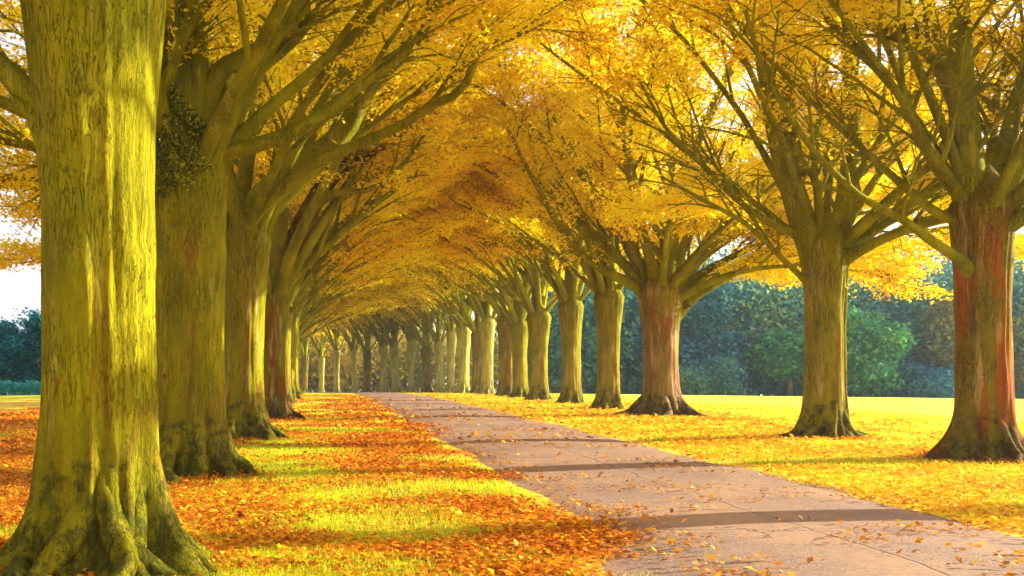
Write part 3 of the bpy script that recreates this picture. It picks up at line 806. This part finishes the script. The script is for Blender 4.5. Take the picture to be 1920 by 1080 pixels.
wood_tree(208, 'shrub', 'wood_haze_mixed', 'grey-green shrub at the wood foot seen right of the broad pinkish trunk', 33.5, 93, 2.8, 4.4, 6, 900, 'shrub', False, .3)

# left of the avenue
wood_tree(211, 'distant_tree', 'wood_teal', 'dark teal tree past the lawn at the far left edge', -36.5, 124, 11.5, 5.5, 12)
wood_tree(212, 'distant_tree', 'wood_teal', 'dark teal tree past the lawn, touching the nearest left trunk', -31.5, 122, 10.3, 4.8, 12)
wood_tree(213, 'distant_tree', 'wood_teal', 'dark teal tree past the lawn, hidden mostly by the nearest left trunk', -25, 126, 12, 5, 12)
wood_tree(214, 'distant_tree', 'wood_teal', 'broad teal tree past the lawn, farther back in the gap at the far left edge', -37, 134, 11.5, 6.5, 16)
# pale hedge in front of them
r = np.random.default_rng(5); n = 9000
x = r.uniform(-46, -22, n); y = 116 + r.uniform(-.7, .7, n)
z = gz(x, y) + r.uniform(0, 1.45, n) + .1 * np.sin(x * 2)
V, F = leaf_quads(np.stack([x, y, z], 1), .28, .9, r, .2, .8)
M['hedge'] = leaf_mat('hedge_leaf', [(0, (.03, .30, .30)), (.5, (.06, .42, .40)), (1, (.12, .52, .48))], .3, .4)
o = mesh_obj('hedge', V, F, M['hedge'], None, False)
o['label'] = 'low turquoise-tinted hedge in front of the teal trees at the far left'; o['category'] = 'hedge'

# ------------------------------------------------------------------ light, sky, camera
SUN_EL, SUN_AZ = 13.0, 14.0        # azimuth: degrees from +X (right) towards +Y (ahead)
el, az = math.radians(SUN_EL), math.radians(SUN_AZ)
dirv = Vector((math.cos(el) * math.cos(az), math.cos(el) * math.sin(az), math.sin(el)))
L = bpy.data.lights.new('sun', 'SUN'); L.energy = 5.0; L.angle = math.radians(.5); L.color = (1.0, .92, .74)
lo = bpy.data.objects.new('sun', L); C.objects.link(lo)
lo.rotation_euler = dirv.to_track_quat('Z', 'Y').to_euler()

w = bpy.data.worlds.new('World'); bpy.context.scene.world = w; w.use_nodes = True
t = w.node_tree; t.nodes.clear()
out = t.nodes.new('ShaderNodeOutputWorld'); bg = t.nodes.new('ShaderNodeBackground')
sky = t.nodes.new('ShaderNodeTexSky'); sky.sky_type = 'NISHITA'; sky.sun_disc = False
sky.sun_elevation = el; sky.sun_rotation = math.radians(90 - SUN_AZ)
sky.dust_density = 3.0; sky.air_density = 1.0; sky.ozone_density = 1.0
tc = N(t, 'ShaderNodeTexCoord')
cl = tex(t, tc.outputs['Generated'], 2.2, 5, .6, (1, 1, 3))
veil = smooth(t, cl, .25, .6)
bw = N(t, 'ShaderNodeRGBToBW'); t.links.new(sky.outputs[0], bw.inputs[0])
# thin white cloud veil over the blue
cc = N(t, 'ShaderNodeVectorMath'); cc.operation = 'SCALE'; cc.inputs[0].default_value = (1.0, .96, 1.02)
t.links.new(mth(t, 'ADD', mth(t, 'MULTIPLY', bw.outputs[0], 1.3), 2.5), cc.inputs['Scale'])
col = mixc(t, mth(t, 'ADD', mth(t, 'MULTIPLY', veil, .35), .55), sky.outputs[0], cc.outputs[0])
t.links.new(col, bg.inputs[0]); bg.inputs[1].default_value = .075
t.links.new(bg.outputs[0], out.inputs[0])

HAZE = 0.00035
m, t, out = mat('haze_air')
pv = t.nodes.new('ShaderNodeVolumePrincipled'); pv.inputs['Density'].default_value = HAZE
pv.inputs['Color'].default_value = (.72, .86, .95, 1); pv.inputs['Anisotropy'].default_value = .2
t.links.new(pv.outputs[0], out.inputs['Volume'])
bx = [(-1600, -400, -90), (1600, -400, -90), (1600, 2300, -90), (-1600, 2300, -90)]
bx = bx + [(a, b, 30) for (a, b, c_) in bx]
o = mesh_obj('haze', bx, [(0, 3, 2, 1), (4, 5, 6, 7), (0, 1, 5, 4), (1, 2, 6, 5), (2, 3, 7, 6), (3, 0, 4, 7)], m, None, False); o['kind'] = 'stuff'
o['label'] = 'thin blue-white haze in the air'; o['category'] = 'haze'

cam = bpy.data.cameras.new('camera'); co_ = bpy.data.objects.new('camera', cam); C.objects.link(co_)
co_.location = (0, 0, EYE); co_.rotation_euler = (PI / 2, 0, 0)
cam.sensor_width = 36; cam.lens = 36 * FPX / 1920
cam.shift_x = (960 - VX) / 1920; cam.shift_y = (VY - 540) / 1920
cam.clip_end = 5000
sc = bpy.context.scene; sc.camera = co_
sc.render.engine = 'CYCLES'
sc.cycles.max_bounces = 8; sc.cycles.diffuse_bounces = 5; sc.cycles.transmission_bounces = 5; sc.cycles.glossy_bounces = 2
sc.cycles.use_denoising = True
sc.view_settings.view_transform = 'Standard'; sc.view_settings.look = 'None'
sc.view_settings.exposure = 1.78; sc.view_settings.gamma = 1.0
